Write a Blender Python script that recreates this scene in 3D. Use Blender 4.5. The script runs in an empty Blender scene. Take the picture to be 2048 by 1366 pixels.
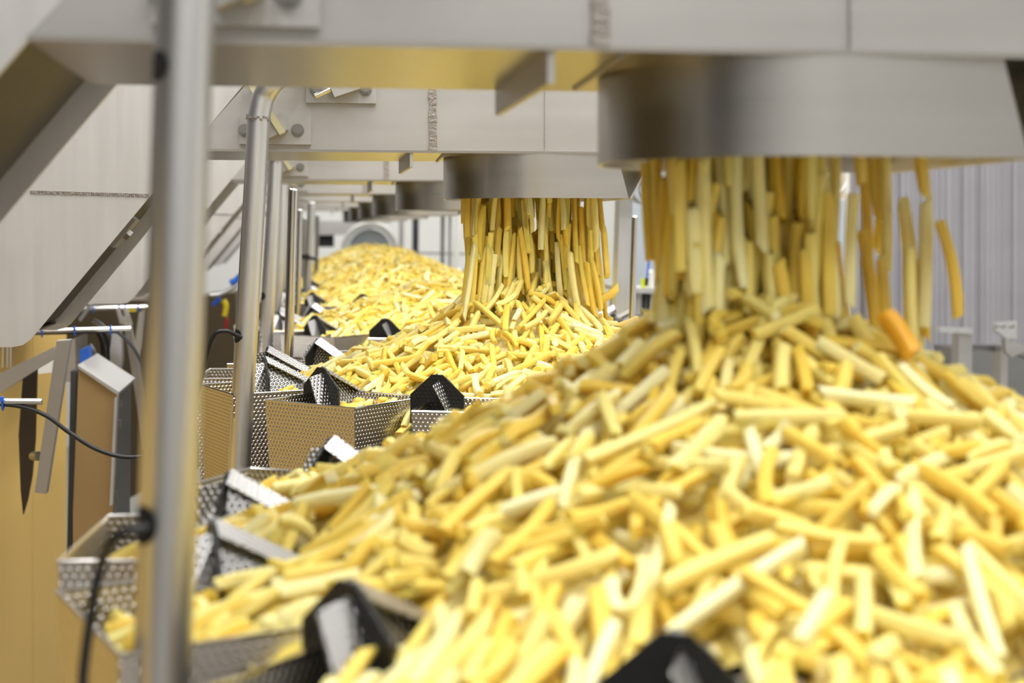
import bpy, math, random
import numpy as np
from mathutils import Vector, Matrix

rng = np.random.default_rng(7)
random.seed(7)
S = bpy.context.scene
COL = S.collection

# ------------------------------------------------------------------ camera
F, W, H = 2850.0, 2048, 1366           # focal length in pixels of the 2048x1366 frame
VPX, VPY = 609.0, 462.0                # where the machine row vanishes
ZC = 1.9                               # eye height
PSI = math.atan((W / 2 - VPX) / F)
cam_d = bpy.data.cameras.new('camera')
cam = bpy.data.objects.new('camera', cam_d)
COL.objects.link(cam)
cam.location = (0, 0, ZC)
cam.rotation_euler = (math.pi / 2, 0, -PSI)
cam_d.sensor_width = 36.0
cam_d.lens = F / W * 36.0
cam_d.shift_y = (VPY - H / 2) / W
cam_d.clip_start = 0.02
cam_d.dof.use_dof = True
cam_d.dof.focus_distance = 2.12
cam_d.dof.aperture_fstop = 5.0
S.camera = cam
S.view_settings.view_transform = 'Standard'
S.view_settings.look = 'None'
S.view_settings.exposure = 0.0
S.view_settings.gamma = 1.0
S.view_settings.use_curve_mapping = False
S.cycles.use_denoising = True

# ------------------------------------------------------------------ world and lamps
wd = bpy.data.worlds.new('world')
S.world = wd
wd.use_nodes = True
wd.node_tree.nodes['Background'].inputs[0].default_value = (0.9, 0.93, 1.0, 1)
wd.node_tree.nodes['Background'].inputs[1].default_value = 0.3
LAMP_W = 22.0
LAMP_COL = (1.0, 0.985, 0.965)
LAMPS = [(x, y) for x in (-0.85, 0.25, 1.35, 2.9) for y in (-1.6, 0.45, 1.75, 3.05, 4.7, 6.6, 8.8, 11.0)]
CEIL = ZC + 2.3
for (x, y) in LAMPS:
    ld = bpy.data.lights.new('ceiling_light_glow', 'AREA')
    ld.shape = 'RECTANGLE'; ld.size = 0.32; ld.size_y = 1.2
    ld.energy = LAMP_W; ld.color = LAMP_COL
    lo = bpy.data.objects.new('ceiling_light_glow', ld)
    lo.location = (x, y, CEIL - 0.085)
    COL.objects.link(lo)

def P(px, py, Y):
    """the point at depth Y (metres down the row) seen at pixel (px, py)"""
    u, v = (px - W / 2) / F, -(py - VPY) / F
    sx, cx = math.sin(PSI), math.cos(PSI)
    d = Vector((sx + u * cx, cx - u * sx, v))
    return Vector((0, 0, ZC)) + d * (Y / d.y)

# ------------------------------------------------------------------ materials
def new_mat(name):
    m = bpy.data.materials.new(name)
    m.use_nodes = True
    return m, m.node_tree, m.node_tree.nodes['Principled BSDF']

def N(nt, t, **kw):
    n = nt.nodes.new(t)
    for k, v in kw.items():
        setattr(n, k, v)
    return n

def math_node(nt, op, a, b=None, c=None):
    n = N(nt, 'ShaderNodeMath', operation=op)
    for i, v in enumerate((a, b, c)):
        if v is None: continue
        if isinstance(v, (int, float)): n.inputs[i].default_value = v
        else: nt.links.new(v, n.inputs[i])
    return n.outputs[0]

def metal(name, col, rough=0.35, grain=0.06, scale=(6, 6, 90), bump=0.0, stain=0.0, metallic=1.0):
    m, nt, b = new_mat(name)
    tc = N(nt, 'ShaderNodeTexCoord')
    mp = N(nt, 'ShaderNodeMapping'); mp.inputs['Scale'].default_value = scale
    nt.links.new(tc.outputs['Object'], mp.inputs[0])
    nz = N(nt, 'ShaderNodeTexNoise'); nz.inputs['Scale'].default_value = 1.0; nz.inputs['Detail'].default_value = 5
    nt.links.new(mp.outputs[0], nz.inputs[0])
    n2 = N(nt, 'ShaderNodeTexNoise'); n2.inputs['Scale'].default_value = 7.0; n2.inputs['Detail'].default_value = 4
    nt.links.new(tc.outputs['Object'], n2.inputs[0])
    r = math_node(nt, 'MULTIPLY_ADD', nz.outputs[0], grain * 2, rough - grain)
    r = math_node(nt, 'MULTIPLY_ADD', n2.outputs[0], grain, r)
    nt.links.new(r, b.inputs['Roughness'])
    mix = N(nt, 'ShaderNodeMix', data_type='RGBA')
    mix.inputs[6].default_value = (*[c * 0.80 for c in col], 1)
    mix.inputs[7].default_value = (*[min(1, c * 1.12) for c in col], 1)
    nt.links.new(math_node(nt, 'MULTIPLY_ADD', nz.outputs[0], 0.5, math_node(nt, 'MULTIPLY', n2.outputs[0], 0.5)), mix.inputs[0])
    nt.links.new(mix.outputs[2], b.inputs['Base Color'])
    b.inputs['Metallic'].default_value = metallic
    if bump:
        bp = N(nt, 'ShaderNodeBump'); bp.inputs['Strength'].default_value = bump; bp.inputs['Distance'].default_value = 0.002
        nt.links.new(nz.outputs[0], bp.inputs['Height']); nt.links.new(bp.outputs[0], b.inputs['Normal'])
    return m

def dimpled(name, col, rough=0.2, pitch=0.0062, metallic=1.0, depth=0.0012):
    """sheet embossed with a staggered grid of round dimples, laid out in metres on the UV map"""
    m, nt, b = new_mat(name)
    tc = N(nt, 'ShaderNodeTexCoord')
    sp = N(nt, 'ShaderNodeSeparateXYZ'); nt.links.new(tc.outputs['UV'], sp.inputs[0])
    u = math_node(nt, 'DIVIDE', sp.outputs[0], pitch)
    v = math_node(nt, 'DIVIDE', sp.outputs[1], pitch * 0.866)
    row = math_node(nt, 'FLOOR', v)
    odd = math_node(nt, 'MULTIPLY', math_node(nt, 'MODULO', math_node(nt, 'ABSOLUTE', row), 2.0), 0.5)
    fu = math_node(nt, 'SUBTRACT', math_node(nt, 'FRACT', math_node(nt, 'ADD', u, odd)), 0.5)
    fv = math_node(nt, 'MULTIPLY', math_node(nt, 'SUBTRACT', math_node(nt, 'FRACT', v), 0.5), 0.866)
    d = math_node(nt, 'SQRT', math_node(nt, 'ADD', math_node(nt, 'MULTIPLY', fu, fu), math_node(nt, 'MULTIPLY', fv, fv)))
    mr = N(nt, 'ShaderNodeMapRange', interpolation_type='SMOOTHSTEP')
    mr.inputs['From Min'].default_value = 0.12; mr.inputs['From Max'].default_value = 0.42
    mr.inputs['To Min'].default_value = 1.0; mr.inputs['To Max'].default_value = 0.0
    nt.links.new(d, mr.inputs[0])
    bp = N(nt, 'ShaderNodeBump'); bp.inputs['Strength'].default_value = 1.0; bp.inputs['Distance'].default_value = depth
    nt.links.new(mr.outputs[0], bp.inputs['Height']); nt.links.new(bp.outputs[0], b.inputs['Normal'])
    b.inputs['Base Color'].default_value = (*col, 1)
    b.inputs['Metallic'].default_value = metallic
    b.inputs['Roughness'].default_value = rough
    return m

def plain(name, col, rough=0.5, metallic=0.0, vary=0.08, scale=8.0):
    m, nt, b = new_mat(name)
    tc = N(nt, 'ShaderNodeTexCoord')
    nz = N(nt, 'ShaderNodeTexNoise'); nz.inputs['Scale'].default_value = scale; nz.inputs['Detail'].default_value = 5
    nt.links.new(tc.outputs['Object'], nz.inputs[0])
    mix = N(nt, 'ShaderNodeMix', data_type='RGBA')
    mix.inputs[6].default_value = (*[c * (1 - vary) for c in col], 1)
    mix.inputs[7].default_value = (*[min(1, c * (1 + vary)) for c in col], 1)
    nt.links.new(nz.outputs[0], mix.inputs[0]); nt.links.new(mix.outputs[2], b.inputs['Base Color'])
    b.inputs['Roughness'].default_value = rough; b.inputs['Metallic'].default_value = metallic
    return m

def fry_mat(name):
    m, nt, b = new_mat(name)
    geo = N(nt, 'ShaderNodeNewGeometry'); oi = N(nt, 'ShaderNodeObjectInfo')
    r = math_node(nt, 'FRACT', math_node(nt, 'ADD', geo.outputs['Random Per Island'], oi.outputs['Random']))
    cr = N(nt, 'ShaderNodeValToRGB')
    cr.color_ramp.elements[0].position = 0.0; cr.color_ramp.elements[0].color = (0.80, 0.55, 0.075, 1)
    cr.color_ramp.elements[1].position = 1.0; cr.color_ramp.elements[1].color = (0.96, 0.87, 0.50, 1)
    e = cr.color_ramp.elements.new(0.4); e.color = (0.87, 0.665, 0.145, 1)
    e = cr.color_ramp.elements.new(0.75); e.color = (0.92, 0.775, 0.27, 1)
    nt.links.new(r, cr.inputs[0])
    tc = N(nt, 'ShaderNodeTexCoord')
    nz = N(nt, 'ShaderNodeTexNoise'); nz.inputs['Scale'].default_value = 60; nz.inputs['Detail'].default_value = 3
    nt.links.new(tc.outputs['Object'], nz.inputs[0])
    hs = N(nt, 'ShaderNodeHueSaturation')
    nt.links.new(math_node(nt, 'MULTIPLY_ADD', nz.outputs[0], 0.24, 0.88), hs.inputs['Value'])
    nt.links.new(cr.outputs[0], hs.inputs['Color']); nt.links.new(hs.outputs[0], b.inputs['Base Color'])
    b.inputs['Roughness'].default_value = 0.42
    b.inputs['Specular IOR Level'].default_value = 0.35
    b.inputs['Subsurface Weight'].default_value = 0.5
    b.inputs['Subsurface Radius'].default_value = (0.009, 0.006, 0.0014)
    b.inputs['Subsurface Scale'].default_value = 1.0
    return m

M_STEEL = metal('steel_sheet', (0.52, 0.505, 0.49), 0.46, 0.05, (3, 3, 40))
M_FLOORPL = metal('trough_underside', (0.48, 0.455, 0.42), 0.27, 0.04, (3, 3, 40))
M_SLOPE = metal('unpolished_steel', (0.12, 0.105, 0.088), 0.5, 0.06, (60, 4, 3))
M_CHUTE = metal('steel_chute', (0.72, 0.705, 0.69), 0.44, 0.05, (70, 4, 3))
M_PIPE = metal('steel_pipe', (0.71, 0.71, 0.715), 0.36, 0.05, (60, 60, 4))
M_ROD = metal('polished_rod', (0.70, 0.68, 0.65), 0.14, 0.03, (40, 40, 4))
M_SEAM = metal('weld_seam', (0.36, 0.33, 0.30), 0.4, 0.1, (200, 200, 200), bump=0.8)
M_BOLT = metal('bolt_steel', (0.34, 0.33, 0.31), 0.28, 0.05, (30, 30, 30))
M_SPOUT = metal('spout_steel', (0.60, 0.58, 0.555), 0.27, 0.03, (3, 3, 40))
M_DARK = metal('dark_steel', (0.30, 0.30, 0.30), 0.35, 0.05, (10, 10, 40))
M_DIMP = dimpled('dimpled_steel', (0.60, 0.57, 0.54), 0.24, depth=0.0010)
M_DIMP_PAN = dimpled('dimpled_pan_steel', (0.44, 0.435, 0.43), 0.30, depth=0.0015)
M_CAP = dimpled('black_dimpled_plate', (0.008, 0.008, 0.009), 0.45, metallic=0.0, depth=0.0004)  # dark reflection on the steel end caps, put into the base colour
M_BLACK = plain('black_rubber', (0.012, 0.012, 0.014), 0.45)
M_HOLE = plain('dark_opening', (0.004, 0.004, 0.005), 0.8)
M_BLUE = plain('blue_plastic', (0.02, 0.13, 0.62), 0.4)
M_FRY = fry_mat('potato')
M_WHITE = plain('white_panel', (0.80, 0.80, 0.77), 0.45, vary=0.03, scale=2)
M_WARM = plain('golden_panel', (0.95, 0.64, 0.20), 0.45, vary=0.08, scale=2)
M_TAN = plain('tan_metal', (0.42, 0.29, 0.13), 0.5, metallic=0.3, vary=0.06, scale=3)  # golden reflection on the steel cabinet front, painted as its base colour
M_DKGREY = plain('dark_grey_paint', (0.05, 0.05, 0.055), 0.5)
M_BROWN = plain('dark_brown_plastic', (0.035, 0.022, 0.010), 0.5)  # a plastic fitting, and the shadow shape on the golden panel
M_STRIP = plain('grey_pvc_strip', (0.36, 0.35, 0.38), 0.35, vary=0.12, scale=6)
M_ORANGE = plain('orange_potato', (0.85, 0.43, 0.03), 0.45)
M_CREAM = plain('cream_panel', (0.62, 0.55, 0.43), 0.5, vary=0.06, scale=3)
M_FLOOR = plain('floor_resin', (0.30, 0.29, 0.27), 0.4, vary=0.12, scale=3)
M_GREYW = plain('grey_wall', (0.42, 0.42, 0.45), 0.5, vary=0.06, scale=2)
M_LTWALL = plain('light_grey_wall', (0.66, 0.66, 0.65), 0.5, vary=0.04, scale=2)
M_DKWALL = plain('dark_grey_wall', (0.09, 0.085, 0.08), 0.6, vary=0.06, scale=2)
M_BRASS = metal('warm_panel', (0.80, 0.58, 0.27), 0.38, 0.05, (50, 50, 2))
M_SPRING = plain('fibreglass_spring', (0.58, 0.54, 0.33), 0.35)
M_GREYPL = plain('grey_blue_plastic', (0.42, 0.47, 0.52), 0.35, vary=0.04)
M_YELLOW = plain('yellow_plastic', (0.80, 0.62, 0.02), 0.4)
M_RED = plain('red_plastic', (0.45, 0.02, 0.02), 0.4)

# ------------------------------------------------------------------ mesh helpers
class MB:
    def __init__(s): s.v, s.f = [], []
    def add(s, vs, fs):
        o = len(s.v); s.v += [tuple(v) for v in vs]; s.f += [tuple(i + o for i in f) for f in fs]; return s
    def box(s, a, b):
        (x0, y0, z0), (x1, y1, z1) = a, b
        return s.add([(x0,y0,z0),(x1,y0,z0),(x1,y1,z0),(x0,y1,z0),(x0,y0,z1),(x1,y0,z1),(x1,y1,z1),(x0,y1,z1)],
                     [(0,3,2,1),(4,5,6,7),(0,1,5,4),(1,2,6,5),(2,3,7,6),(3,0,4,7)])
    def prism(s, pts, vec):
        n = len(pts); pts = [Vector(p) for p in pts]; vec = Vector(vec)
        vs = pts + [p + vec for p in pts]
        nrm = Vector((0, 0, 0))
        for i in range(n): nrm += pts[i].cross(pts[(i + 1) % n])
        flip = nrm.dot(vec) < 0
        fs = [tuple(range(n - 1, -1, -1)), tuple(range(n, 2 * n))] + [(i, (i + 1) % n, n + (i + 1) % n, n + i) for i in range(n)]
        if flip: fs = [tuple(reversed(f)) for f in fs]
        return s.add(vs, fs)
    def plate(s, pts, t=0.0015):
        pts = [Vector(p) for p in pts]
        nrm = (pts[1] - pts[0]).cross(pts[2] - pts[0]).normalized()
        return s.prism([p - nrm * t / 2 for p in pts], nrm * t)
    def tube(s, path, r, n=16, cap=True):
        path = [Vector(p) for p in path]
        t0 = (path[1] - path[0]).normalized()
        a = t0.cross(Vector((0.3, 0.9, 0.2))).normalized()
        vs, fs = [], []
        for i, p in enumerate(path):
            t = (path[min(i + 1, len(path) - 1)] - path[max(i - 1, 0)]).normalized()
            a = (a - t * a.dot(t)).normalized(); b = t.cross(a)
            rr = r[i] if isinstance(r, (list, tuple)) else r
            vs += [p + (a * math.cos(2 * math.pi * k / n) + b * math.sin(2 * math.pi * k / n)) * rr for k in range(n)]
        for i in range(len(path) - 1):
            for k in range(n):
                fs.append((i*n + k, i*n + (k+1) % n, (i+1)*n + (k+1) % n, (i+1)*n + k))
        if cap:
            fs.append(tuple(range(n - 1, -1, -1))); fs.append(tuple((len(path)-1)*n + k for k in range(n)))
        return s.add(vs, fs)
    def build(s, name, mat, parent=None, smooth=False, uv=False, matrix=None):
        me = bpy.data.meshes.new(name)
        me.from_pydata(s.v, [], s.f)
        me.materials.append(mat)
        if uv:
            ul = me.uv_layers.new(name='UVMap')
            for p in me.polygons:
                n = p.normal
                ax = Vector((0, 0, 1)).cross(n)
                ax = ax.normalized() if ax.length > 0.05 else Vector((1, 0, 0))
                ay = n.cross(ax)
                for li in p.loop_indices:
                    co = me.vertices[me.loops[li].vertex_index].co
                    ul.data[li].uv = (co.dot(ax), co.dot(ay))
        if smooth:
            me.shade_smooth()
            try: me.set_sharp_from_angle(angle=math.radians(40))
            except Exception: pass
        o = bpy.data.objects.new(name, me)
        COL.objects.link(o)
        if parent is not None: o.parent = parent
        if matrix is not None: o.matrix_local = matrix
        return o

def tag(o, label=None, cat=None, group=None, kind=None):
    if label: o['label'] = label
    if cat: o['category'] = cat
    if group: o['group'] = group
    if kind: o['kind'] = kind
    return o

def empty(name, loc, label=None, cat=None, group=None):
    o = bpy.data.objects.new(name, None)
    o.location = loc; o.empty_display_size = 0.1
    COL.objects.link(o)
    return tag(o, label, cat, group)

def copy_tree(o, parent=None):
    c = o.copy(); COL.objects.link(c)
    if parent is not None: c.parent = parent
    for ch in list(o.children): copy_tree(ch, c)
    return c

def bez(pts, n=10):
    """smooth curve through points (Catmull-Rom)"""
    pts = [Vector(p) for p in pts]; out = []
    q = [pts[0] * 2 - pts[1]] + pts + [pts[-1] * 2 - pts[-2]]
    for i in range(1, len(q) - 2):
        p0, p1, p2, p3 = q[i-1], q[i], q[i+1], q[i+2]
        for k in range(n):
            t = k / n
            out.append(0.5 * ((2*p1) + (p2-p0)*t + (2*p0-5*p1+4*p2-p3)*t*t + (3*p1-p0-3*p2+p3)*t**3))
    out.append(pts[-1]); return out

ORD = ['nearest', 'second', 'third', 'fourth', 'fifth', 'sixth', 'seventh', 'eighth']
D = 1.29                               # spacing of the machines along the row
# ------------------------------------------------------------------ room
X0, X1, Y0, Y1 = -4.2, 5.2, -3.6, 13.0
def struct(name, mb, m, **k):
    return tag(mb.build(name, m, **k), kind='structure')
struct('floor', MB().box((X0, Y0, -0.1), (X1, Y1, 0)), M_FLOOR)
struct('ceiling', MB().box((X0, Y0, CEIL), (X1, Y1, CEIL + 0.1)), M_WHITE)
struct('wall_left', MB().box((X0 - 0.1, Y0, 0), (X0, Y1, CEIL)), M_DKWALL)
struct('wall_right', MB().box((X1, Y0, 0), (X1 + 0.1, Y1, CEIL)), M_WHITE)
struct('wall_back', MB().box((X0, Y1, 0), (X1, Y1 + 0.1, CEIL)), M_WHITE)
struct('wall_front', MB().box((X0, Y0 - 0.1, 0), (X1, Y0, CEIL)), M_LTWALL)

# ------------------------------------------------------------------ overhead conveyor troughs
YF, YB = 0.963, 1.235
BZ = ZC + 0.1255
FC = P(1063, 398, 2.37); XC = FC.x     # spout centre
XL = P(890, 398, 2.37).x
SR = XC - XL                           # spout radius
YC1 = 1.105                             # heap / weigher / spout centre of the nearest machine
def make_trough():
    """built for the nearest machine in local coordinates (origin at x=0, y=YF, z=BZ)"""
    root = empty('conveyor_trough', (0, YF, BZ))
    dy = YB - YF
    xl, xr, hh = -0.178, 0.95, 0.24
    b = MB()
    b.plate([(xl, 0, 0), (xr, 0, 0), (xr, 0, hh), (xl + hh * 0.86, 0, hh)], 0.004)
    b.plate([(xl, dy, 0), (xl + hh * 0.86, dy, hh), (xr, dy, hh), (xr, dy, 0)], 0.004)
    b.plate([(xr, 0, 0), (xr, dy, 0), (xr, dy, hh), (xr, 0, hh)], 0.004)
    b.build('trough_wall', M_STEEL, root)
    MB().plate([(xl, -0.004, 0), (xl, dy + 0.004, 0), (xr, dy + 0.004, 0), (xr, -0.004, 0)], 0.004).build('trough_floor', M_FLOORPL, root)
    for px in (865, 1090):
        x = P(px, 300, 2.253).x
        s = MB(); w = 0.0065 if px == 865 else 0.0012
        n = 26
        for i in range(n):
            z0 = hh * i / n
            s.box((x - w * (0.8 + 0.3 * rng.random()), -0.0045 - (0.0014 * rng.random() if px == 865 else 0), z0),
                  (x + w * (0.8 + 0.3 * rng.random()), -0.0015, z0 + hh / n * 0.96))
        s.build('weld_seam', M_SEAM if px == 865 else M_STEEL, root)
    xr_ = P(1095, 100, YF).x
    MB().box((xr_, 0.0, -0.0245), (xr_ + 0.005, dy, -0.002)).build('floor_rib', M_STEEL, root)
    a, c = P(1250, 97, YF) - Vector((0, YF, BZ)), P(1150, 160, YB - 0.03) - Vector((0, YF, BZ))
    MB().tube([(a.x, 0.01, -0.003), (c.x, dy - 0.03, -0.003)], 0.0025, 6).build('floor_weld', M_SEAM, root, smooth=True)
    # discharge spout: curved on the left, a crease and a sloping plate on the right
    sx, sy, zb, t = XC, YC1 - YF, -0.0725, 0.003
    ro, n = SR, 20
    def ring(z, rx, e):
        pts = []
        for i in range(n + 1):
            th = math.radians(90 + 180 * i / n)
            pts.append((sx + ro * math.cos(th), sy + ro * math.sin(th), z))
        pts.append((sx + rx, sy - ro * e, z))
        pts.append((sx + rx, sy + ro * e, z))
        return pts
    top, bot = ring(-0.002, SR * 0.84, 0.93), ring(zb, SR * 0.97, 0.93)
    m = len(top)
    s = MB()
    def inset(pts): return [(sx + (x - sx) * (1 - t / SR), sy + (y - sy) * (1 - t / SR), z) for x, y, z in pts]
    ti, bi = inset(top), inset(bot)
    s.add(top + bot, [(i, (i + 1) % m, m + (i + 1) % m, m + i) for i in range(m)])
    s.add(ti + bi, [(i, m + i, m + (i + 1) % m, (i + 1) % m) for i in range(m)])
    s.add(bot + bi, [(i, (i + 1) % m, m + (i + 1) % m, m + i) for i in range(m)])
    s.build('discharge_spout', M_SPOUT, root, smooth=True)
    MB().plate([(sx + SR*1.0, sy - SR*0.9, zb), (sx + SR*1.0, sy + SR*0.9, zb), (sx + SR*1.28, sy + SR*0.9, 0), (sx + SR*1.28, sy - SR*0.9, 0)], 0.003).build('spout_side_plate', M_STEEL, root)
    # leaf spring brackets bolted on the front face
    for (p0, p1, bolts, kind) in (((480, 232), (622, 290), ((490, 262), (595, 262)), 0), ((612, 150), (752, 208), ((632, 181), (730, 181)), 1)):
        q0, q1 = P(*p0, 2.25), P(*p1, 2.25)
        off = Vector((0, YF + D, BZ))
        q0 -= off; q1 -= off
        br = MB().box((q0.x, -0.013, q1.z), (q1.x, 0.003, q0.z)).build('spring_bracket', M_STEEL, root)
        for bp in bolts:
            c = P(*bp, 2.25) - off
            k = MB().tube([(c.x, -0.012, c.z), (c.x, -0.0135, c.z)], 0.0105, 20)
            k.tube([(c.x, -0.0135, c.z), (c.x, -0.021, c.z)], 0.0085, 6)
            k.tube([(c.x, -0.021, c.z), (c.x, -0.026, c.z)], 0.0055, 12)
            k.build('bolt', M_BOLT, br, smooth=True)
        def cpt(px, py, y): 
            c = P(px, py, 2.25) - off; return Vector((c.x, y, c.z))
        if kind == 0:
            MB().prism([cpt(533, 240, -0.012), cpt(566, 228, -0.012), cpt(577, 262, -0.012), cpt(538, 280, -0.012)], (0, -0.03, 0)).build('clamp_block', M_STEEL, br)
            MB().prism([cpt(487, 160, -0.02), cpt(500, 160, -0.02), cpt(572, 268, -0.02), cpt(560, 273, -0.02)], (0, -0.03, 0)).build('leaf_spring', M_SPRING, br)
        else:
            MB().prism([cpt(658, 176, -0.012), cpt(710, 158, -0.012), cpt(718, 182, -0.012), cpt(668, 199, -0.012)], (0, -0.03, 0)).build('clamp_block', M_STEEL, br)
            MB().tube([cpt(660, 182, -0.03), cpt(630, 196, -0.03)], 0.0045, 10).build('threaded_rod', M_ROD, br, smooth=True)
    for hx in (0.12, 0.85):
        for hy in (0.03, dy - 0.03):
            MB().tube([(hx, hy, hh - 0.02), (hx, hy, CEIL - BZ)], 0.008, 8).build('hanger_rod', M_PIPE, root, smooth=True)
    return root
trough = make_trough()
for k in range(7):
    o = trough if k == 0 else copy_tree(trough)
    o.location = (0, YF + k * D, BZ)
    o['label'] = ['nearest steel conveyor trough overhead, its round spout pouring onto the blurred heap',
                  'second overhead steel conveyor trough, with bolted spring brackets, spout over the sharp heap',
                  'third overhead conveyor trough, seen below the second and behind its bolted brackets',
                  'fourth overhead conveyor trough, thin band under the third trough',
                  'fifth overhead conveyor trough, small band just under the fourth',
                  'sixth overhead conveyor trough, far grey band above the far heap',
                  'last overhead conveyor trough, farthest and smallest of the row'][k]
    o['category'] = 'conveyor'; o['group'] = 'overhead conveyor troughs'

# ------------------------------------------------------------------ inclined chutes at the left end of each trough
def make_chute():
    yf = YF + D
    off = Vector((0, yf, BZ))
    root = empty('inclined_chute', off)
    dy = 0.378
    def q(px, py): c = P(px, py, yf) - off; return Vector((c.x, 0, c.z))
    e0, e1, e2 = q(568, 74), q(300, 393), q(62, 679)
    c1, c2 = q(46, 690), q(26, 694)
    lft = -1.75
    prof = [e0, e1, e2, c1, c2, Vector((lft, 0, c2.z)), Vector((lft, 0, e0.z))]
    MB().plate(prof[::-1], 0.004).build('front_plate', M_CHUTE, root)
    MB().plate([p + Vector((0, dy, 0)) for p in prof], 0.004).build('back_plate', M_CHUTE, root)
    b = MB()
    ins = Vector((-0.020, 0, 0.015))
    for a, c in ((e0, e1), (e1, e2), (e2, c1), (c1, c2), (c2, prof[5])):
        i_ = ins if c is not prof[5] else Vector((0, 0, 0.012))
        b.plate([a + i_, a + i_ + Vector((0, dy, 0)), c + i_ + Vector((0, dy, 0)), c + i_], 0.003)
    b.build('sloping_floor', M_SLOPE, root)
    l = q(61, 384); r = q(299, 391)
    s = MB(); n = 60
    for i in range(n):
        a = (l * (n - i) + r * i) / n; c = (l * (n - i - 0.9) + r * (i + 0.9)) / n
        s.box((a.x, -0.004 - 0.001 * rng.random(), a.z - 0.0022 - 0.001 * rng.random()), (c.x, -0.001, a.z + 0.0022))
    s.build('weld_seam', M_SEAM, root)
    d = (e2 - e1).normalized(); nn = Vector((-d.z, 0, d.x)); nn = nn if nn.x > 0 else -nn
    c = e1 + (e2 - e1) * 0.30 + ins + Vector((0, dy * 0.62, 0))
    br = MB().prism([c - d * 0.03 + Vector((0, -0.03, 0)), c - d * 0.03 + Vector((0, 0.03, 0)), c + d * 0.03 + Vector((0, 0.03, 0)), c + d * 0.03 + Vector((0, -0.03, 0))], nn * 0.012).build('bolt_plate', M_STEEL, root)
    MB().tube([c + nn * 0.012, c + nn * 0.02], 0.01, 6).build('bolt', M_BOLT, br)
    for hy in (0.04, dy - 0.04):
        MB().tube([(-1.2, hy, 0.2), (-1.2, hy, CEIL - BZ)], 0.008, 8).build('hanger_rod', M_PIPE, root, smooth=True)
    return root
chute = make_chute()
for k in range(-1, 5):
    o = chute if k == 0 else copy_tree(chute)
    o.location = (0, YF + D * (k + 1), BZ)
    o['label'] = ['dark sloping end of a steel chute across the top left corner',
                  'large pale steel chute plate with a horizontal weld seam, left of the thick pole',
                  'third inclined steel chute, its corner showing right behind the thick pole',
                  'fourth inclined steel chute, between the thick pole and the bent pole',
                  'fifth inclined steel chute, small and far behind the bent pole',
                  'farthest inclined steel chute of the row'][k + 1]
    o['category'] = 'chute'; o['group'] = 'inclined steel chutes'

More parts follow.
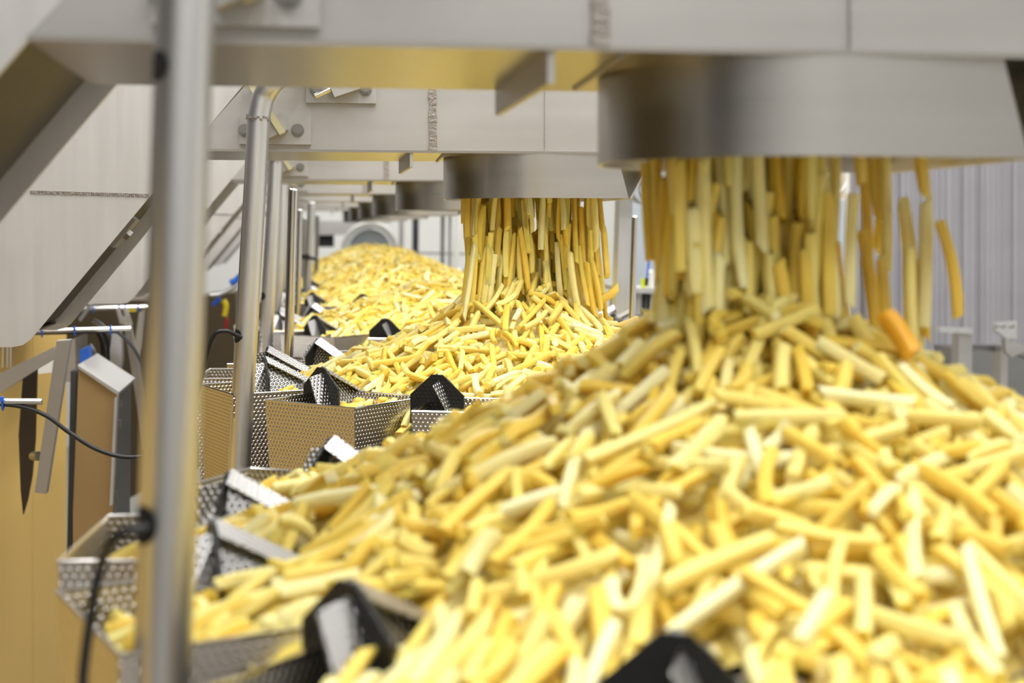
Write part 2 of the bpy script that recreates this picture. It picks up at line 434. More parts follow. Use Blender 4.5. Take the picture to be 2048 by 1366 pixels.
# ------------------------------------------------------------------ weighers
XW = XC + 0.007
NH, A_DIV, A_BKT = 14, 218.2, 227.0      # heads per weigher, first divider and bucket angles
HC = Vector((XW, YC1, ZC))             # local frame: z is height relative to the eye
RIM, BOT = -0.239, -0.445
def make_weigher():
    root = empty('combination_weigher', (XW, YC1, 0))
    z = ZC
    def cyl(name, rings, mat, n=36):
        vs, fs = [], []
        for (r, h) in rings:
            vs += [(r * math.cos(2*math.pi*k/n), r * math.sin(2*math.pi*k/n), h) for k in range(n)]
        for i in range(len(rings) - 1):
            for k in range(n): fs.append((i*n+k, i*n+(k+1) % n, (i+1)*n+(k+1) % n, (i+1)*n+k))
        fs.append(tuple(range(n-1, -1, -1))); fs.append(tuple((len(rings)-1)*n+k for k in range(n)))
        return MB().add(vs, fs).build(name, mat, root, smooth=True)
    cyl('weigher_body', [(0.30, 0.62), (0.34, 0.75), (0.34, z - 0.36), (0.30, z - 0.33)], M_DARK)
    cyl('dispersion_cone', [(0.30, z - 0.325), (0.28, z - 0.30), (0.10, z - 0.24), (0.02, z - 0.20)], M_DIMP_PAN)
    cyl('bucket_ring', [(0.335, z - 0.47), (0.50, z - 0.47), (0.50, z - 0.455), (0.335, z - 0.455)], M_DARK, 48)
    for i in range(4):
        a = math.radians(45 + 90 * i); x, y = 0.26 * math.cos(a), 0.26 * math.sin(a)
        MB().box((x - 0.03, y - 0.03, 0), (x + 0.03, y + 0.03, 0.66)).build('leg', M_STEEL, root)
    # one head along +X, turned into place, then its copies
    hw = math.tan(math.radians(180 / NH))
    def pan():
        b = MB()
        zf = z - 0.29
        b.plate([(0.27, -0.27*hw*0.9, zf - 0.004), (0.47, -0.072, zf), (0.47, 0.072, zf), (0.27, 0.27*hw*0.9, zf - 0.004)], 0.0015)
        return b
    def walls(sg):
        b = MB(); z0 = z
        zo, zi, zf = z0 - 0.207, z0 - 0.283, z0 - 0.29
        if sg > 0:
            b.plate([(0.484, 0.003, z0 - 0.213), (0.490, 0.033, z0 - 0.262), (0.458, 0.034, zf), (0.31, 0.012, zf), (0.31, 0.006, zi), (0.456, 0.003, zo)], 0.0015)
        else:
            b.plate([(0.456, -0.007, zo), (0.456, -0.034, zf), (0.31, -0.012, zf), (0.31, -0.006, zi)], 0.0015)
        return b
    def flange(sg):
        b = MB()
        b.plate([(0.4575, 0, z - 0.199), (0.4575, sg*0.017, z - 0.208), (0.305, sg*0.017, z - 0.288), (0.305, 0, z - 0.279)], 0.0016)
        return b
    cap_prof = [(-0.040, -0.075), (-0.040, -0.030), (-0.008, -0.0015), (0.008, -0.0015), (0.040, -0.030), (0.040, -0.075)]
    def cap():
        return MB().prism([(0.458, u, z - 0.199 + h) for u, h in cap_prof], (0.003, 0, 0))
    def bucket():
        b = MB()
        ro, ri, w = 0.556, 0.400, 0.083
        ro2, ri2, w2 = 0.545, 0.425, 0.076
        zt, zb = z + RIM, z + BOT
        T = [(ro, -w, zt), (ro, w, zt), (ri, w, zt), (ri, -w, zt)]
        B = [(ro2, -w2, zb), (ro2, w2, zb), (ri2, w2, zb), (ri2, -w2, zb)]
        for i in range(4):
            j = (i + 1) % 4
            b.plate([T[i], B[i], B[j], T[j]], 0.0016)
        b.plate(B, 0.0016)
        return b
    def rim():
        b = MB(); ro, ri, w, zt = 0.556, 0.400, 0.083, z + RIM
        q = [(ro, -w, zt), (ro, w, zt), (ri, w, zt), (ri, -w, zt)]
        for i in range(4): b.tube([q[i], q[(i+1) % 4]], 0.0014, 6)
        return b
    def motor():
        return MB().box((0.34, -0.045, z - 0.46), (0.42, 0.045, z - 0.33))
    heads = []
    for k in range(NH):
        st = 360 / NH
        at, ad, ab = math.radians(A_DIV + st / 2 + st * k), math.radians(A_DIV + st * k), math.radians(A_BKT + st * k)
        Rt, Rd, Rb = Matrix.Rotation(at, 4, 'Z'), Matrix.Rotation(ad, 4, 'Z'), Matrix.Rotation(ab, 4, 'Z')
        if k == 0:
            p = pan().build('radial_pan', M_DIMP_PAN, root, uv=True, matrix=Rt)
            w = walls(1); w.add(*(lambda q: (q.v, q.f))(walls(-1)))
            d = w.build('pan_divider', M_DIMP_PAN, root, uv=True, matrix=Rd)
            for sg in (1, -1): flange(sg).build('folded_flange', M_DIMP_PAN, d, uv=True)
            c = cap().build('end_cap', M_CAP, d, uv=True); c['label'] = 'black gable plate closing the end of the divider'
            bk = bucket().build('bucket', M_DIMP, root, uv=True, matrix=Rb)
            rim().build('rim', M_ROD, bk, smooth=True)
            mo = motor().build('bucket_drive', M_DARK, root, matrix=Rt)
            heads = [(p, 0), (d, 1), (bk, 2), (mo, 0)]
        else:
            for o, isd in heads:
                c = copy_tree(o, root); c.matrix_local = (Rt, Rd, Rb)[isd]
    return root
weigher = make_weigher()
for k in range(6):
    o = weigher if k == 0 else copy_tree(weigher)
    o.location = (XW, YC1 + D * k, 0)
    o['label'] = ['nearest multihead weigher, blurred dimpled pans and black peaked caps at bottom left',
                  'second multihead weigher, sharp dimpled steel buckets behind the bent pole',
                  'third multihead weigher, tan bucket and caps just above the sharp one',
                  'fourth multihead weigher, small caps beside the far heap',
                  'fifth multihead weigher, grey buckets under the far heap',
                  'farthest multihead weigher, mostly hidden by heaped fries'][k]
    o['category'] = 'weigher'; o['group'] = 'multihead weighers in a row'

# ------------------------------------------------------------------ potato fries
def fry_shape(nr, bev, r):
    """unit fry: length 1 along x, square section of half width 1 in y and z"""
    if bev:
        c = 0.78
        sec = [(-c,-1),(c,-1),(1,-c),(1,c),(c,1),(-c,1),(-1,c),(-1,-c)]
    else:
        sec = [(-1,-1),(1,-1),(1,1),(-1,1)]
    m = len(sec); vs, fs = [], []
    bend, bend2 = r.uniform(-0.9, 0.9), r.uniform(-0.7, 0.7)
    tw = r.uniform(-0.5, 0.5); asp = r.uniform(0.8, 1.05); sl = r.uniform(-1.0, 1.0, 2)
    tip = r.uniform(0.84, 1.0, 2)
    for i in range(nr):
        t = i / (nr - 1); x = t - 0.5
        off = bend * (1 - 4 * x * x); off2 = bend2 * (1 - 4 * x * x)
        ca, sa = math.cos(tw * x), math.sin(tw * x)
        sc = 1.0
        if i == 0: sc = tip[0]
        if i == nr - 1: sc = tip[1]
        for (y, z) in sec:
            y2, z2 = (y * ca - z * sa) * sc * asp, (y * sa + z * ca) * sc
            dx = (0.055 * sl[0] * y if i == 0 else 0.055 * sl[1] * z if i == nr - 1 else 0)
            vs.append((x + dx, y2 + off, z2 + off2 + bend2 * -0.5))
    for i in range(nr - 1):
        for k in range(m): fs.append((i*m+k, (i+1)*m+k, (i+1)*m+(k+1) % m, i*m+(k+1) % m))
    fs.append(tuple(range(m))); fs.append(tuple((nr-1)*m+k for k in range(m-1, -1, -1)))
    return np.array(vs), fs
FRY_HI = [fry_shape(6, True, rng) for _ in range(14)]
FRY_LO = [fry_shape(3, False, rng) for _ in range(10)]
FRY_ME = []
for vs, fs in FRY_HI:
    me = bpy.data.meshes.new('fry'); me.from_pydata([tuple(v) for v in vs], [], fs); me.materials.append(M_FRY)
    me.shade_smooth(); me.set_sharp_from_angle(angle=math.radians(50)); FRY_ME.append(me)

def mass(name, items, shapes, extra=None):
    """one mesh out of many fries; items = (matrix 3x4, shape index)"""
    V, loops, sizes, base = [], [], [], 0
    if extra is not None:
        ev, ef = extra; V.append(np.array(ev, float)); base = len(ev)
        for f in ef: loops.extend(f); sizes.append(len(f))
    idx = [(np.array([i for f in fs for i in f]), [len(f) for f in fs], vs) for vs, fs in shapes]
    for Mx, si in items:
        li, sz, vs = idx[si]
        V.append(vs @ Mx[:, :3].T + Mx[:, 3]); loops.append(li + base) if False else loops.extend((li + base).tolist()); sizes.extend(sz); base += len(vs)
    V = np.vstack(V)
    me = bpy.data.meshes.new(name)
    me.vertices.add(len(V)); me.vertices.foreach_set('co', V.ravel())
    me.loops.add(len(loops)); me.loops.foreach_set('vertex_index', np.array(loops, dtype=np.int32))
    st = np.concatenate([[0], np.cumsum(sizes)[:-1]]).astype(np.int32)
    me.polygons.add(len(sizes)); me.polygons.foreach_set('loop_start', st)
    me.update(calc_edges=True); me.validate()
    me.materials.append(M_FRY); me.shade_smooth(); me.set_sharp_from_angle(angle=math.radians(50))
    o = bpy.data.objects.new(name, me); COL.objects.link(o)
    return o

def xform(pos, ax, roll, L, hw):
    ax = ax / np.linalg.norm(ax)
    up = np.array([0, 0, 1.0]) if abs(ax[2]) < 0.95 else np.array([1.0, 0, 0])
    y = np.cross(up, ax); y /= np.linalg.norm(y); zz = np.cross(ax, y)
    c, s = math.cos(roll), math.sin(roll)
    y2, z2 = y * c + zz * s, zz * c - y * s
    return np.column_stack([ax * L, y2 * hw, z2 * hw, pos])

G, GR = 0.004, 0.60
GN = int(2 * GR / G)
def heap(profile, count, r_max=0.525):
    """drop fries one by one on a height field; returns the placed fries and the base surface"""
    pr, pz = zip(*profile)
    slope = np.abs(np.gradient(np.array(pz), np.array(pr)))
    ii = (np.arange(GN) + 0.5) * G - GR
    gx, gy = np.meshgrid(ii, ii, indexing='ij')
    rr = np.hypot(gx, gy); th = np.arctan2(gy, gx)
    sh = 0.037 * np.clip(1 - rr / 0.42, 0, 1)
    tgt = np.interp(np.hypot(gx + sh, gy), pr, pz)
    base = tgt - 0.038
    ph = rng.uniform(0, 6.28, 6)
    base += 0.006 * (np.sin(gx*23+ph[0]) * np.sin(gy*19+ph[1]) + np.sin(gx*47+ph[2]) * np.sin(gy*41+ph[3]))
    hf = base.copy()
    # dividers stand proud of the fries
    st = 360 / NH
    da = np.abs((np.degrees(th) - A_DIV + st/2) % st - st/2) * np.pi / 180 * rr
    ridge = -0.279 + (rr - 0.305) * 0.523 - da * 1.6
    msk = (rr > 0.31) & (da < 0.030) & (rr < 0.47)
    hf[msk] = np.maximum(hf[msk], ridge[msk])
    out = []; low = None
    for i in range(count):
        L = float(np.clip(rng.normal(0.065, 0.019), 0.026, 0.108)); hw = float(rng.uniform(0.0041, 0.0052))
        if i > count * 0.6: L = L * 0.72
        if i % 400 == 0 and i > count * 0.3:
            low = np.argwhere((tgt - hf > 0.009) & (rr < r_max))
        if low is not None and len(low) and rng.random() < 0.75:
            ci = low[rng.integers(len(low))]
            x, y = (ci + rng.random(2)) * G - GR
            r, a = math.hypot(x, y), math.atan2(y, x) % (2 * math.pi)
        else:
            r = r_max * math.sqrt(rng.random()); a = rng.uniform(0, 2 * math.pi)
            x, y = r * math.cos(a), r * math.sin(a)
        if r > 0.36:
            dd = abs((math.degrees(a) - A_DIV + st/2) % st - st/2) * math.pi / 180 * r
            if dd < 0.024 + 0.01 * rng.random(): continue
            if r > 0.455:
                db = abs((math.degrees(a) - A_BKT + st/2) % st - st/2) * math.pi / 180 * r
                if db > 0.055: continue
            az = a + rng.normal(0, 0.5 if r < 0.44 else 0.25) + (math.pi if rng.random() < 0.5 else 0)
        else:
            az = rng.uniform(0, 2 * math.pi) if rng.random() < 0.55 else a + rng.normal(0, 0.6)
        dx, dy = math.cos(az), math.sin(az)
        ns = 9
        s = np.linspace(-0.5, 0.5, ns) * L * 0.94
        hmax = None
        for w in (-0.7 * hw, 0.7 * hw):
            ix = np.clip(((x + s*dx - w*dy + GR) / G).astype(int), 0, GN - 1); iy = np.clip(((y + s*dy + w*dx + GR) / G).astype(int), 0, GN - 1)
            h = hf[ix, iy]; hmax = h if hmax is None else np.maximum(hmax, h)
        sn, hn, sp_, hp = s[:4, None], hmax[:4, None], s[None, 5:], hmax[None, 5:]
        ch = (hn * sp_ - hp * sn) / (sp_ - sn)
        k = int(ch.argmax()); i0, j0 = divmod(k, ch.shape[1])
        a0 = float(ch.max()); b = float((hmax[5 + j0] - hmax[i0]) / (s[5 + j0] - s[i0]))
        if hmax[4] > a0: a0 = float(hmax[4])
        lim = float(np.interp(r, pr, slope)) + 0.45
        b = max(-lim, min(lim, b))
        zt = float(tgt[min(GN-1, int((x+GR)/G)), min(GN-1, int((y+GR)/G))])
        if a0 + hw > zt + (0.004 * rng.normal() if i < count * 0.6 else 0.007 * rng.random()): continue
        e0, e1 = math.hypot(x + dx*L/2, y + dy*L/2), math.hypot(x - dx*L/2, y - dy*L/2)
        if max(e0, e1) > 0.542: continue
        t0 = tgt[int(np.clip((x+dx*L/2+GR)/G,0,GN-1)), int(np.clip((y+dy*L/2+GR)/G,0,GN-1))]
        t1 = tgt[int(np.clip((x-dx*L/2+GR)/G,0,GN-1)), int(np.clip((y-dy*L/2+GR)/G,0,GN-1))]
        if a0 + b*L/2 > t0 + 0.015 or a0 - b*L/2 > t1 + 0.015: continue
        a0 -= 0.0045                      # settle a little into the pile
        nx = np.linspace(-0.5, 0.5, 2 + int(L / G)) * L
        top = a0 + b * nx + 2 * hw * math.sqrt(1 + b * b) * 0.9
        for w in (-hw * 0.8, 0.0, hw * 0.8):
            ix = np.clip(((x + nx*dx - w*dy + GR) / G).astype(int), 0, GN - 1); iy = np.clip(((y + nx*dy + w*dx + GR) / G).astype(int), 0, GN - 1)
            hf[ix, iy] = np.maximum(hf[ix, iy], top)
        out.append((np.array([x, y, a0 + hw * math.sqrt(1 + b*b)]), np.array([dx, dy, b]), L, hw, float(rng.normal(0, 0.35))))
    # coarse base under the fries
    n = 40; vs, fs = [], []
    st = np.linspace(-0.5, 0.5, n)
    for xx in st:
        for yy in st:
            r_ = max(abs(xx), abs(yy)); q = math.hypot(xx, yy)
            k = r_ / q if q > 1e-6 else 1.0
            xa, ya = xx * k * 0.74, yy * k * 0.74
            ix, iy = int((xa + GR) / G), int((ya + GR) / G)
            vs.append((xa, ya, base[ix, iy] - 0.004))
    for i in range(n - 1):
        for j in range(n - 1): fs.append((i*n+j, (i+1)*n+j, (i+1)*n+j+1, i*n+j+1))
    return out, (vs, fs)

PROF = [
    [(0, -0.040), (0.05, -0.052), (0.12, -0.095), (0.17, -0.122), (0.283, -0.172), (0.35, -0.200), (0.40, -0.220), (0.45, -0.235), (0.55, -0.258), (0.9, -0.29)],
    [(0, -0.070), (0.05, -0.085), (0.09, -0.110), (0.152, -0.160), (0.25, -0.195), (0.34, -0.228), (0.40, -0.252), (0.45, -0.258), (0.55, -0.28), (0.9, -0.29)],
    [(0, -0.132), (0.08, -0.138), (0.17, -0.165), (0.25, -0.190), (0.35, -0.222), (0.45, -0.245), (0.55, -0.27), (0.9, -0.28)],
    [(0, -0.117), (0.08, -0.123), (0.17, -0.150), (0.25, -0.180), (0.35, -0.215), (0.45, -0.245), (0.55, -0.27), (0.9, -0.28)],
    [(0, -0.088), (0.08, -0.096), (0.17, -0.120), (0.25, -0.160), (0.35, -0.20), (0.45, -0.240), (0.55, -0.27), (0.9, -0.28)],
    [(0, -0.072), (0.08, -0.078), (0.17, -0.100), (0.25, -0.140), (0.35, -0.185), (0.45, -0.240), (0.55, -0.27), (0.9, -0.28)]]
COUNT = [20000, 20000, 12000, 9000, 7000, 7000]
HLAB = ['blurred heap of raw potato fries on the nearest weigher', 'sharp heap of raw potato fries on the second weigher',
        'heap of fries on the third weigher, behind the sharp heap', 'low heap of fries on the fourth weigher',
        'small far heap of fries on the fifth weigher', 'farthest heap of fries under the last spouts']
def project(p):
    v = Vector(p) - Vector((0, 0, ZC))
    sx, cx = math.sin(PSI), math.cos(PSI)
    dpt = v.x * sx + v.y * cx; u = v.x * cx - v.y * sx
    return W/2 + F*u/dpt, VPY - F*v.z/dpt, dpt
N_SINGLE_HEAP, N_SINGLE_FALL = 215, 85
for k in range(6):
    items, base = heap(PROF[k], COUNT[k])
    c = np.array([XW, YC1 + D * k, ZC])
    hi = k < 2
    shapes = FRY_HI if hi else FRY_LO
    single = set()
    if k == 0:
        cand = []
        for i in range(len(items) - 1200, len(items)):
            px, py, d = project(items[i][0] + c)
            if -20 < px < 2070 and 600 < py < 1400: cand.append((d, i))
        cand.sort(); single = {i for _, i in cand[:N_SINGLE_HEAP]}
    rest = []
    for i, (pos, ax, L, hw, roll) in enumerate(items):
        Mx = xform(pos, ax, roll, L, hw)
        if i in single:
            o = bpy.data.objects.new('potato_fry', FRY_ME[i % len(FRY_ME)])
            M4 = Matrix([list(map(float, r)) for r in Mx] + [[0, 0, 0, 1]]); M4.translation += Vector(c)
            o.matrix_world = M4; COL.objects.link(o)
            px, py, _ = project(pos + c)
            where = ('beside the thick pole at bottom left' if px < 620 else
                     'by the black peaked cap at lower left' if px < 1000 and py > 1050 else
                     'on the left shoulder of the nearest heap' if px < 1000 else
                     'above the black cap at bottom centre' if px < 1500 and py > 1050 else
                     'on the middle front of the nearest heap' if px < 1500 else
                     'at the bottom right corner of the nearest heap' if py > 1100 else
                     'on the right slope of the nearest heap')
            tag(o, 'raw yellow potato fry lying ' + where, 'fry', 'loose fries lying ' + where)
        else: rest.append((Mx, i % len(shapes)))
    o = mass('fry_heap', rest, shapes, base); o.location = Vector(c)
    tag(o, HLAB[k], 'fries', kind='stuff')

# falling fries between spout and heap
def stream(k, n):
    out = []
    for i in range(n):
        main = rng.random() < 0.88
        x = SR * (rng.uniform(-0.66, 0.18) if main else rng.uniform(0.15, 0.86))
        if k == 1: x = SR * rng.uniform(-0.74, 0.84)
        y = SR * rng.uniform(-0.42, 0.42)
        t = rng.random() ** 0.8
        z = 0.085 * (1 - t) + (-0.10) * t
        splay = 0.25 * t * t * (1 if x > -0.2 * SR else -0.6)
        L = float(np.clip(rng.normal(0.095, 0.018), 0.055, 0.125)); hw = float(rng.uniform(0.0038, 0.0050))
        ax = np.array([rng.normal(-splay * 0.6, 0.05), rng.normal(0, 0.07), 1.0])
        out.append((np.array([x + splay * 0.03, y, z]), ax, L, hw, float(rng.uniform(0, 3.14))))
    return out
for k in range(2):
    items = stream(k, (235, 250)[k])
    c = np.array([XC, YC1 + D * k, ZC])
    rest = []
    if k == 0: items.sort(key=lambda t: t[0][1])
    for i, (pos, ax, L, hw, roll) in enumerate(items):
        Mx = xform(pos, ax, roll, L, hw)
        if k == 0 and i < N_SINGLE_FALL:
            o = bpy.data.objects.new('potato_fry', FRY_ME[i % len(FRY_ME)])
            M4 = Matrix([list(map(float, r)) for r in Mx] + [[0, 0, 0, 1]]); M4.translation += Vector(c)
            o.matrix_world = M4; COL.objects.link(o)
            px, _, _ = project(pos + c)
            where = 'left strand' if px < 1480 else 'dense middle' if px < 1720 else 'sparse right side'
            tag(o, 'raw yellow fry in mid air, %s of the stream under the nearest spout' % where, 'fry', 'fries falling in the %s of the nearest stream' % where)
        else: rest.append((Mx, i % len(FRY_HI)))
    o = mass('falling_fries', rest, FRY_HI); o.location = Vector(c)
    tag(o, ['rear part of the curtain of fries falling from the nearest spout', 'narrow curtain of fries falling from the second spout'][k], 'fries', kind='stuff')

# ------------------------------------------------------------------ bent support poles with cable holes
PR = 0.0166
def disc_on_pole(axis_pt, ndir, r, zc_, name, parent, mat, axis):
    """a dark round opening, following the tube's curve"""
    n, rings = 20, 4
    vs, fs = [], []
    ax = axis.normalized(); nd = (ndir - ax * ndir.dot(ax)).normalized(); sd = ax.cross(nd)
    vs.append(axis_pt + nd * (PR + 0.0006))
    for j in range(1, rings + 1):
        for i in range(n):
            a = 2*math.pi*i/n; q = r * j / rings
            u, h = q * math.cos(a), q * math.sin(a)
            ang = u / PR
            vs.append(axis_pt + ax * h + (nd * math.cos(ang) + sd * math.sin(ang)) * (PR + 0.0006))
    for i in range(n): fs.append((0, 1 + i, 1 + (i+1) % n))
    for j in range(rings - 1):
        for i in range(n): fs.append((1+j*n+i, 1+(j+1)*n+i, 1+(j+1)*n+(i+1) % n, 1+j*n+(i+1) % n))
    return MB().add(vs, fs).build(name, mat, parent, smooth=True)
PY1 = 0.84
def make_pole():
    yp = PY1 + D
    root = empty('bent_pole', P(478, 1010, yp))
    off = Vector(root.location)
    def q(px, py, dy=0): return P(px, py, yp + dy) - off
    path = bez([q(640, 130, 0.10), q(590, 136, 0.05), q(549, 162, 0.0), q(527, 195), q(517, 238)], 6) + [q(511, 360), q(491, 700)] + \
           bez([q(479, 927), q(481, 955), q(494, 985, 0.015), q(520, 1006, 0.04), q(570, 1016, 0.09), q(700, 1010, 0.2)], 6)
    MB().tube(path, PR, 28).build('pipe', M_PIPE, root, smooth=True)
    w0 = q(517, 238); t = (q(511, 360) - w0).normalized()
    b = MB()
    for i in range(24):
        a = 2*math.pi*i/24; e1 = t.cross(Vector((0, 1, 0))).normalized(); e2 = t.cross(e1)
        c = w0 + (e1 * math.cos(a) + e2 * math.sin(a)) * PR + t * 0.0016 * rng.normal()
        b.tube([c - t * 0.0016, c + t * 0.0016], 0.0022, 6)
    b.build('weld_bead', M_SEAM, root, smooth=True)
    ax = q(511, 360) - q(491, 700)
    for (px, py, nd) in ((493, 672, Vector((-1, -0.62, 0))),):
        disc_on_pole(q(px, py), nd, 0.0100, 0, 'cable_hole', root, M_HOLE, ax)
    return root
pole = make_pole()
for k in range(1, 5):
    o = pole if k == 1 else copy_tree(pole)
    if k > 1: o.location = Vector(pole.location) + Vector((0, D * (k - 1), 0))
    o['label'] = ['', 'sharp bent steel pole with a black cable entering its hole, second from the camera', 'third bent steel pole, partly behind the second one',
                  'fourth bent steel pole, thin sliver behind the third', 'fifth bent steel pole, farthest and thinnest'][k]
    o['category'] = 'pole'; o['group'] = 'bent support poles'
root = empty('bent_pole', P(324, 1366, PY1), 'thick blurred steel pole running the full height at left, nearest the camera', 'pole', 'bent support poles')
off = Vector(root.location)
a, b_ = P(372.5, -40, PY1) - off, P(318, 1560, PY1) - off
MB().tube([a + (a - b_) * 0.15, a, b_, b_ + Vector((0.02, 0.03, -0.06)), b_ + Vector((0.12, 0.12, -0.09))], PR, 32).build('pipe', M_PIPE, root, smooth=True)
for py, r in ((138, 0.0090), (1045, 0.0112)):
    t = (py + 40) / 1600; c = a + (b_ - a) * t
    disc_on_pole(c, Vector((-1, -0.72, 0)), r, 0, 'cable_hole', root, M_HOLE, a - b_)

def cable(pts, r, label, name='cable', mat=M_BLACK, cat='cable'):
    o = MB().tube(bez(pts, 10), r, 10).build(name, mat, None, smooth=True)
    return tag(o, label, cat)
yp = PY1 + D
cable([P(484, 676, yp - 0.012), P(474, 671, yp - 0.02), P(452, 662, yp - 0.03), P(430, 668, yp - 0.03), P(416, 700, yp - 0.02), P(402, 760, yp), P(370, 860, yp), P(320, 905, yp),
       P(285, 913, yp), P(240, 913, yp), P(190, 897, yp), P(140, 866, yp), P(95, 833, yp), P(50, 815, yp), P(0, 808, yp), P(-60, 808, yp)], 0.0032,
      'black cable looping from the sharp bent pole down to the short rod at left')
cable([P(303, 1052, PY1 - 0.010), P(285, 1058, PY1 - 0.02), P(250, 1063, PY1 - 0.02), P(222, 1085, PY1 - 0.015), P(202, 1130, PY1), P(185, 1210, PY1), P(168, 1330, PY1), P(160, 1420, PY1), P(120, 1560, PY1+0.03)], 0.0032,
      'blurred black cable hanging from the hole in the thick pole')

def lone_fry(p0, p1, hw, label, mat=None, i=3):
    p0, p1 = np.array(p0), np.array(p1)
    me = FRY_ME[i]
    if mat is not None:
        me = me.copy(); me.materials.clear(); me.materials.append(mat)
    o = bpy.data.objects.new('potato_fry', me)
    Mx = xform((p0 + p1) / 2, p1 - p0, 0.3, float(np.linalg.norm(p1 - p0)), hw)
    o.matrix_world = Matrix([list(map(float, r)) for r in Mx] + [[0, 0, 0, 1]])
    COL.objects.link(o); tag(o, label, 'fry')
lone_fry(P(1315, 628, 1.10), P(1400, 668, 1.12), 0.0055, 'blurred fry sticking out of the left shoulder of the nearest heap')
lone_fry(P(1185, 610, 2.35), P(1238, 574, 2.33), 0.0062, 'fry sticking up at the right shoulder of the sharp heap', i=5)
lone_fry(P(1235, 655, 2.36), P(1277, 638, 2.36), 0.0056, 'short fry poking out low at the right of the sharp heap', i=7)
lone_fry(P(1768, 628, 1.00), P(1822, 712, 0.985), 0.0062, 'single orange fry on the right slope under the nearest spout', M_ORANGE, 2)

# ------------------------------------------------------------------ thin rods standing at the weighers
def rod(px0, py0, px1, py1, Y, r, label, name='guide_rod', mat=M_ROD, cat='rod', down=0.0, group=None):
    a, b = P(px0, py0, Y), P(px1, py1, Y)
    d = (b - a).normalized(); b = b + d * down
    t = empty(name, b, label, cat, group)
    MB().tube([a - b + d * 0.004, a - b + d * 0.0012, Vector((0, 0, 0))][1:], r, 18).build('shaft', mat, t, smooth=True)
    MB().tube([a - b + d * 0.0012, a - b - d * 0.001, a - b - d * 0.003], [r, r * 0.93, r * 0.6], 18).build('rounded_top', mat, t, smooth=True)
    return t
rod(586, 380, 577, 722, 2.70, 0.0088, 'polished vertical rod standing between the bent poles and the sharp heap', down=0.1)
rod(600, 421, 594, 680, 3.95, 0.0075, 'thinner polished rod just right of the tall polished rod', down=0.1)
rod(1270, 434, 1262, 700, 3.0, 0.0072, 'thin vertical rod between the two heaps, before the round reel', down=0.15)
rod(624, 406, 610, 640, 5.75, 0.0165, 'grey upright pole with a black clamp beside the far heap', name='upright_pole', mat=M_PIPE, cat='pole', down=0.25)
rod(612, 436, 603, 610, 6.9, 0.0165, 'grey upright pole half hidden behind the clamped pole', name='upright_pole', mat=M_PIPE, cat='pole', down=0.3)
rod(635, 432, 631, 600, 7.2, 0.010, 'thin dark upright bar right of the clamped pole', name='upright_bar', mat=M_DARK, cat='bar', down=0.3)
o = MB().box((-0.02, -0.02, -0.01), (0.02, 0.02, 0.01)).tube([(0, 0, 0), (0.05, -0.01, -0.008)], 0.007, 10).build('clamp', M_BLACK)
o.location = P(609, 514, 5.72); tag(o, 'small black clamp on the grey upright pole', 'clamp')

# ------------------------------------------------------------------ left side: bagging machinery
def pr(name, pts, Y, dep, mat, label=None, cat=None, parent=None, group=None):
    """prism whose front outline stands at depth Y"""
    q = [P(x, y, Y) for x, y in pts]
    if parent is not None: q = [p - Vector(parent.location) for p in q]
    o = MB().prism(q, (0, dep, 0)).build(name, mat, parent)
    return tag(o, label, cat, group)
gp = empty('golden_panel', (-0.9, 2.2, 0), 'tall golden panel at the far left behind the hanging steel bar', 'panel')
A_, B_ = P(133, 800, 4.2), Vector((-1.25, 0.2, 0))
npan = 14
for i in range(npan):
    t0, t1 = i / npan, (i + 0.985) / npan
    a = Vector((A_.x, A_.y, 0)).lerp(Vector((B_.x, B_.y, 0)), t0); b = Vector((A_.x, A_.y, 0)).lerp(Vector((B_.x, B_.y, 0)), t1)
    o_ = Vector(gp.location)
    MB().prism([a - o_ + Vector((0, 0, 0.0)), b - o_, b - o_ + Vector((0, 0, ZC - 0.27)), a - o_ + Vector((0, 0, ZC - 0.27))], (-0.012, 0, 0)).build('panel_board', M_WARM, gp)
cb = empty('control_cabinet', P(190, 1400, 3.2), 'tan steel cabinet with a sloping lid, left of the thick pole', 'cabinet')
pr('cabinet_body', [(157, 737), (234, 789), (226, 1010), (146, 1400), (146, 1024)], 3.2, 0.02, M_TAN, parent=cb)
pr('cabinet_side', [(157, 737), (234, 789), (228, 1400), (146, 1400)], 3.222, 0.26, M_DARK, parent=cb)
pr('sloping_lid', [(155, 730), (157, 737), (236, 791), (238, 784)], 3.19, 0.30, M_PIPE, parent=cb)
pr('door_edge', [(229, 796), (235, 792), (225, 1010), (219, 1012)], 3.17, 0.03, M_BLUE if False else M_PIPE, parent=cb)
for y in (806, 848, 990):
    MB().box((-0.006, -0.004, -0.008), (0.006, 0.012, 0.008)).build('hinge', M_BOLT, cb, matrix=Matrix.Translation(P(239 - (y - 800) * 0.05, y, 3.22) - Vector(cb.location)))
pr('frame_post', [(141, 742), (152, 742), (146, 1400), (128, 1400)], 3.35, 0.05, M_DKGREY, 'dark upright frame post between golden panel and tan cabinet', 'post')
hb = empty('hanging_bar', P(80, 985, 2.9), 'slanting flat steel bar hanging in front of the golden panel', 'bar')
pr('bar', [(113, 682), (140, 680), (92, 988), (69, 985)], 2.9, 0.03, M_STEEL, parent=hb)
MB().tube([P(66, 912, 2.92) - Vector(hb.location), P(78, 912, 2.9) - Vector(hb.location)], 0.009, 12).build('bolt', M_BOLT, hb, smooth=True)
pr('angle_beam', [(-60, 776), (108, 694), (112, 716), (64, 745), (-60, 826)], 3.05, 0.05, M_STEEL, 'grey sloping angle beam above the golden panel at left edge', 'beam')
pr('tapered_blade', [(46, 745), (74, 738), (70, 880), (64, 950), (55, 1000), (46, 1030), (41, 980), (37, 870)], 3.12, 0.012, M_BROWN, 'dark tapered blade hanging before the golden panel', 'blade')  # shadow on the golden panel, built as a dark tapered solid
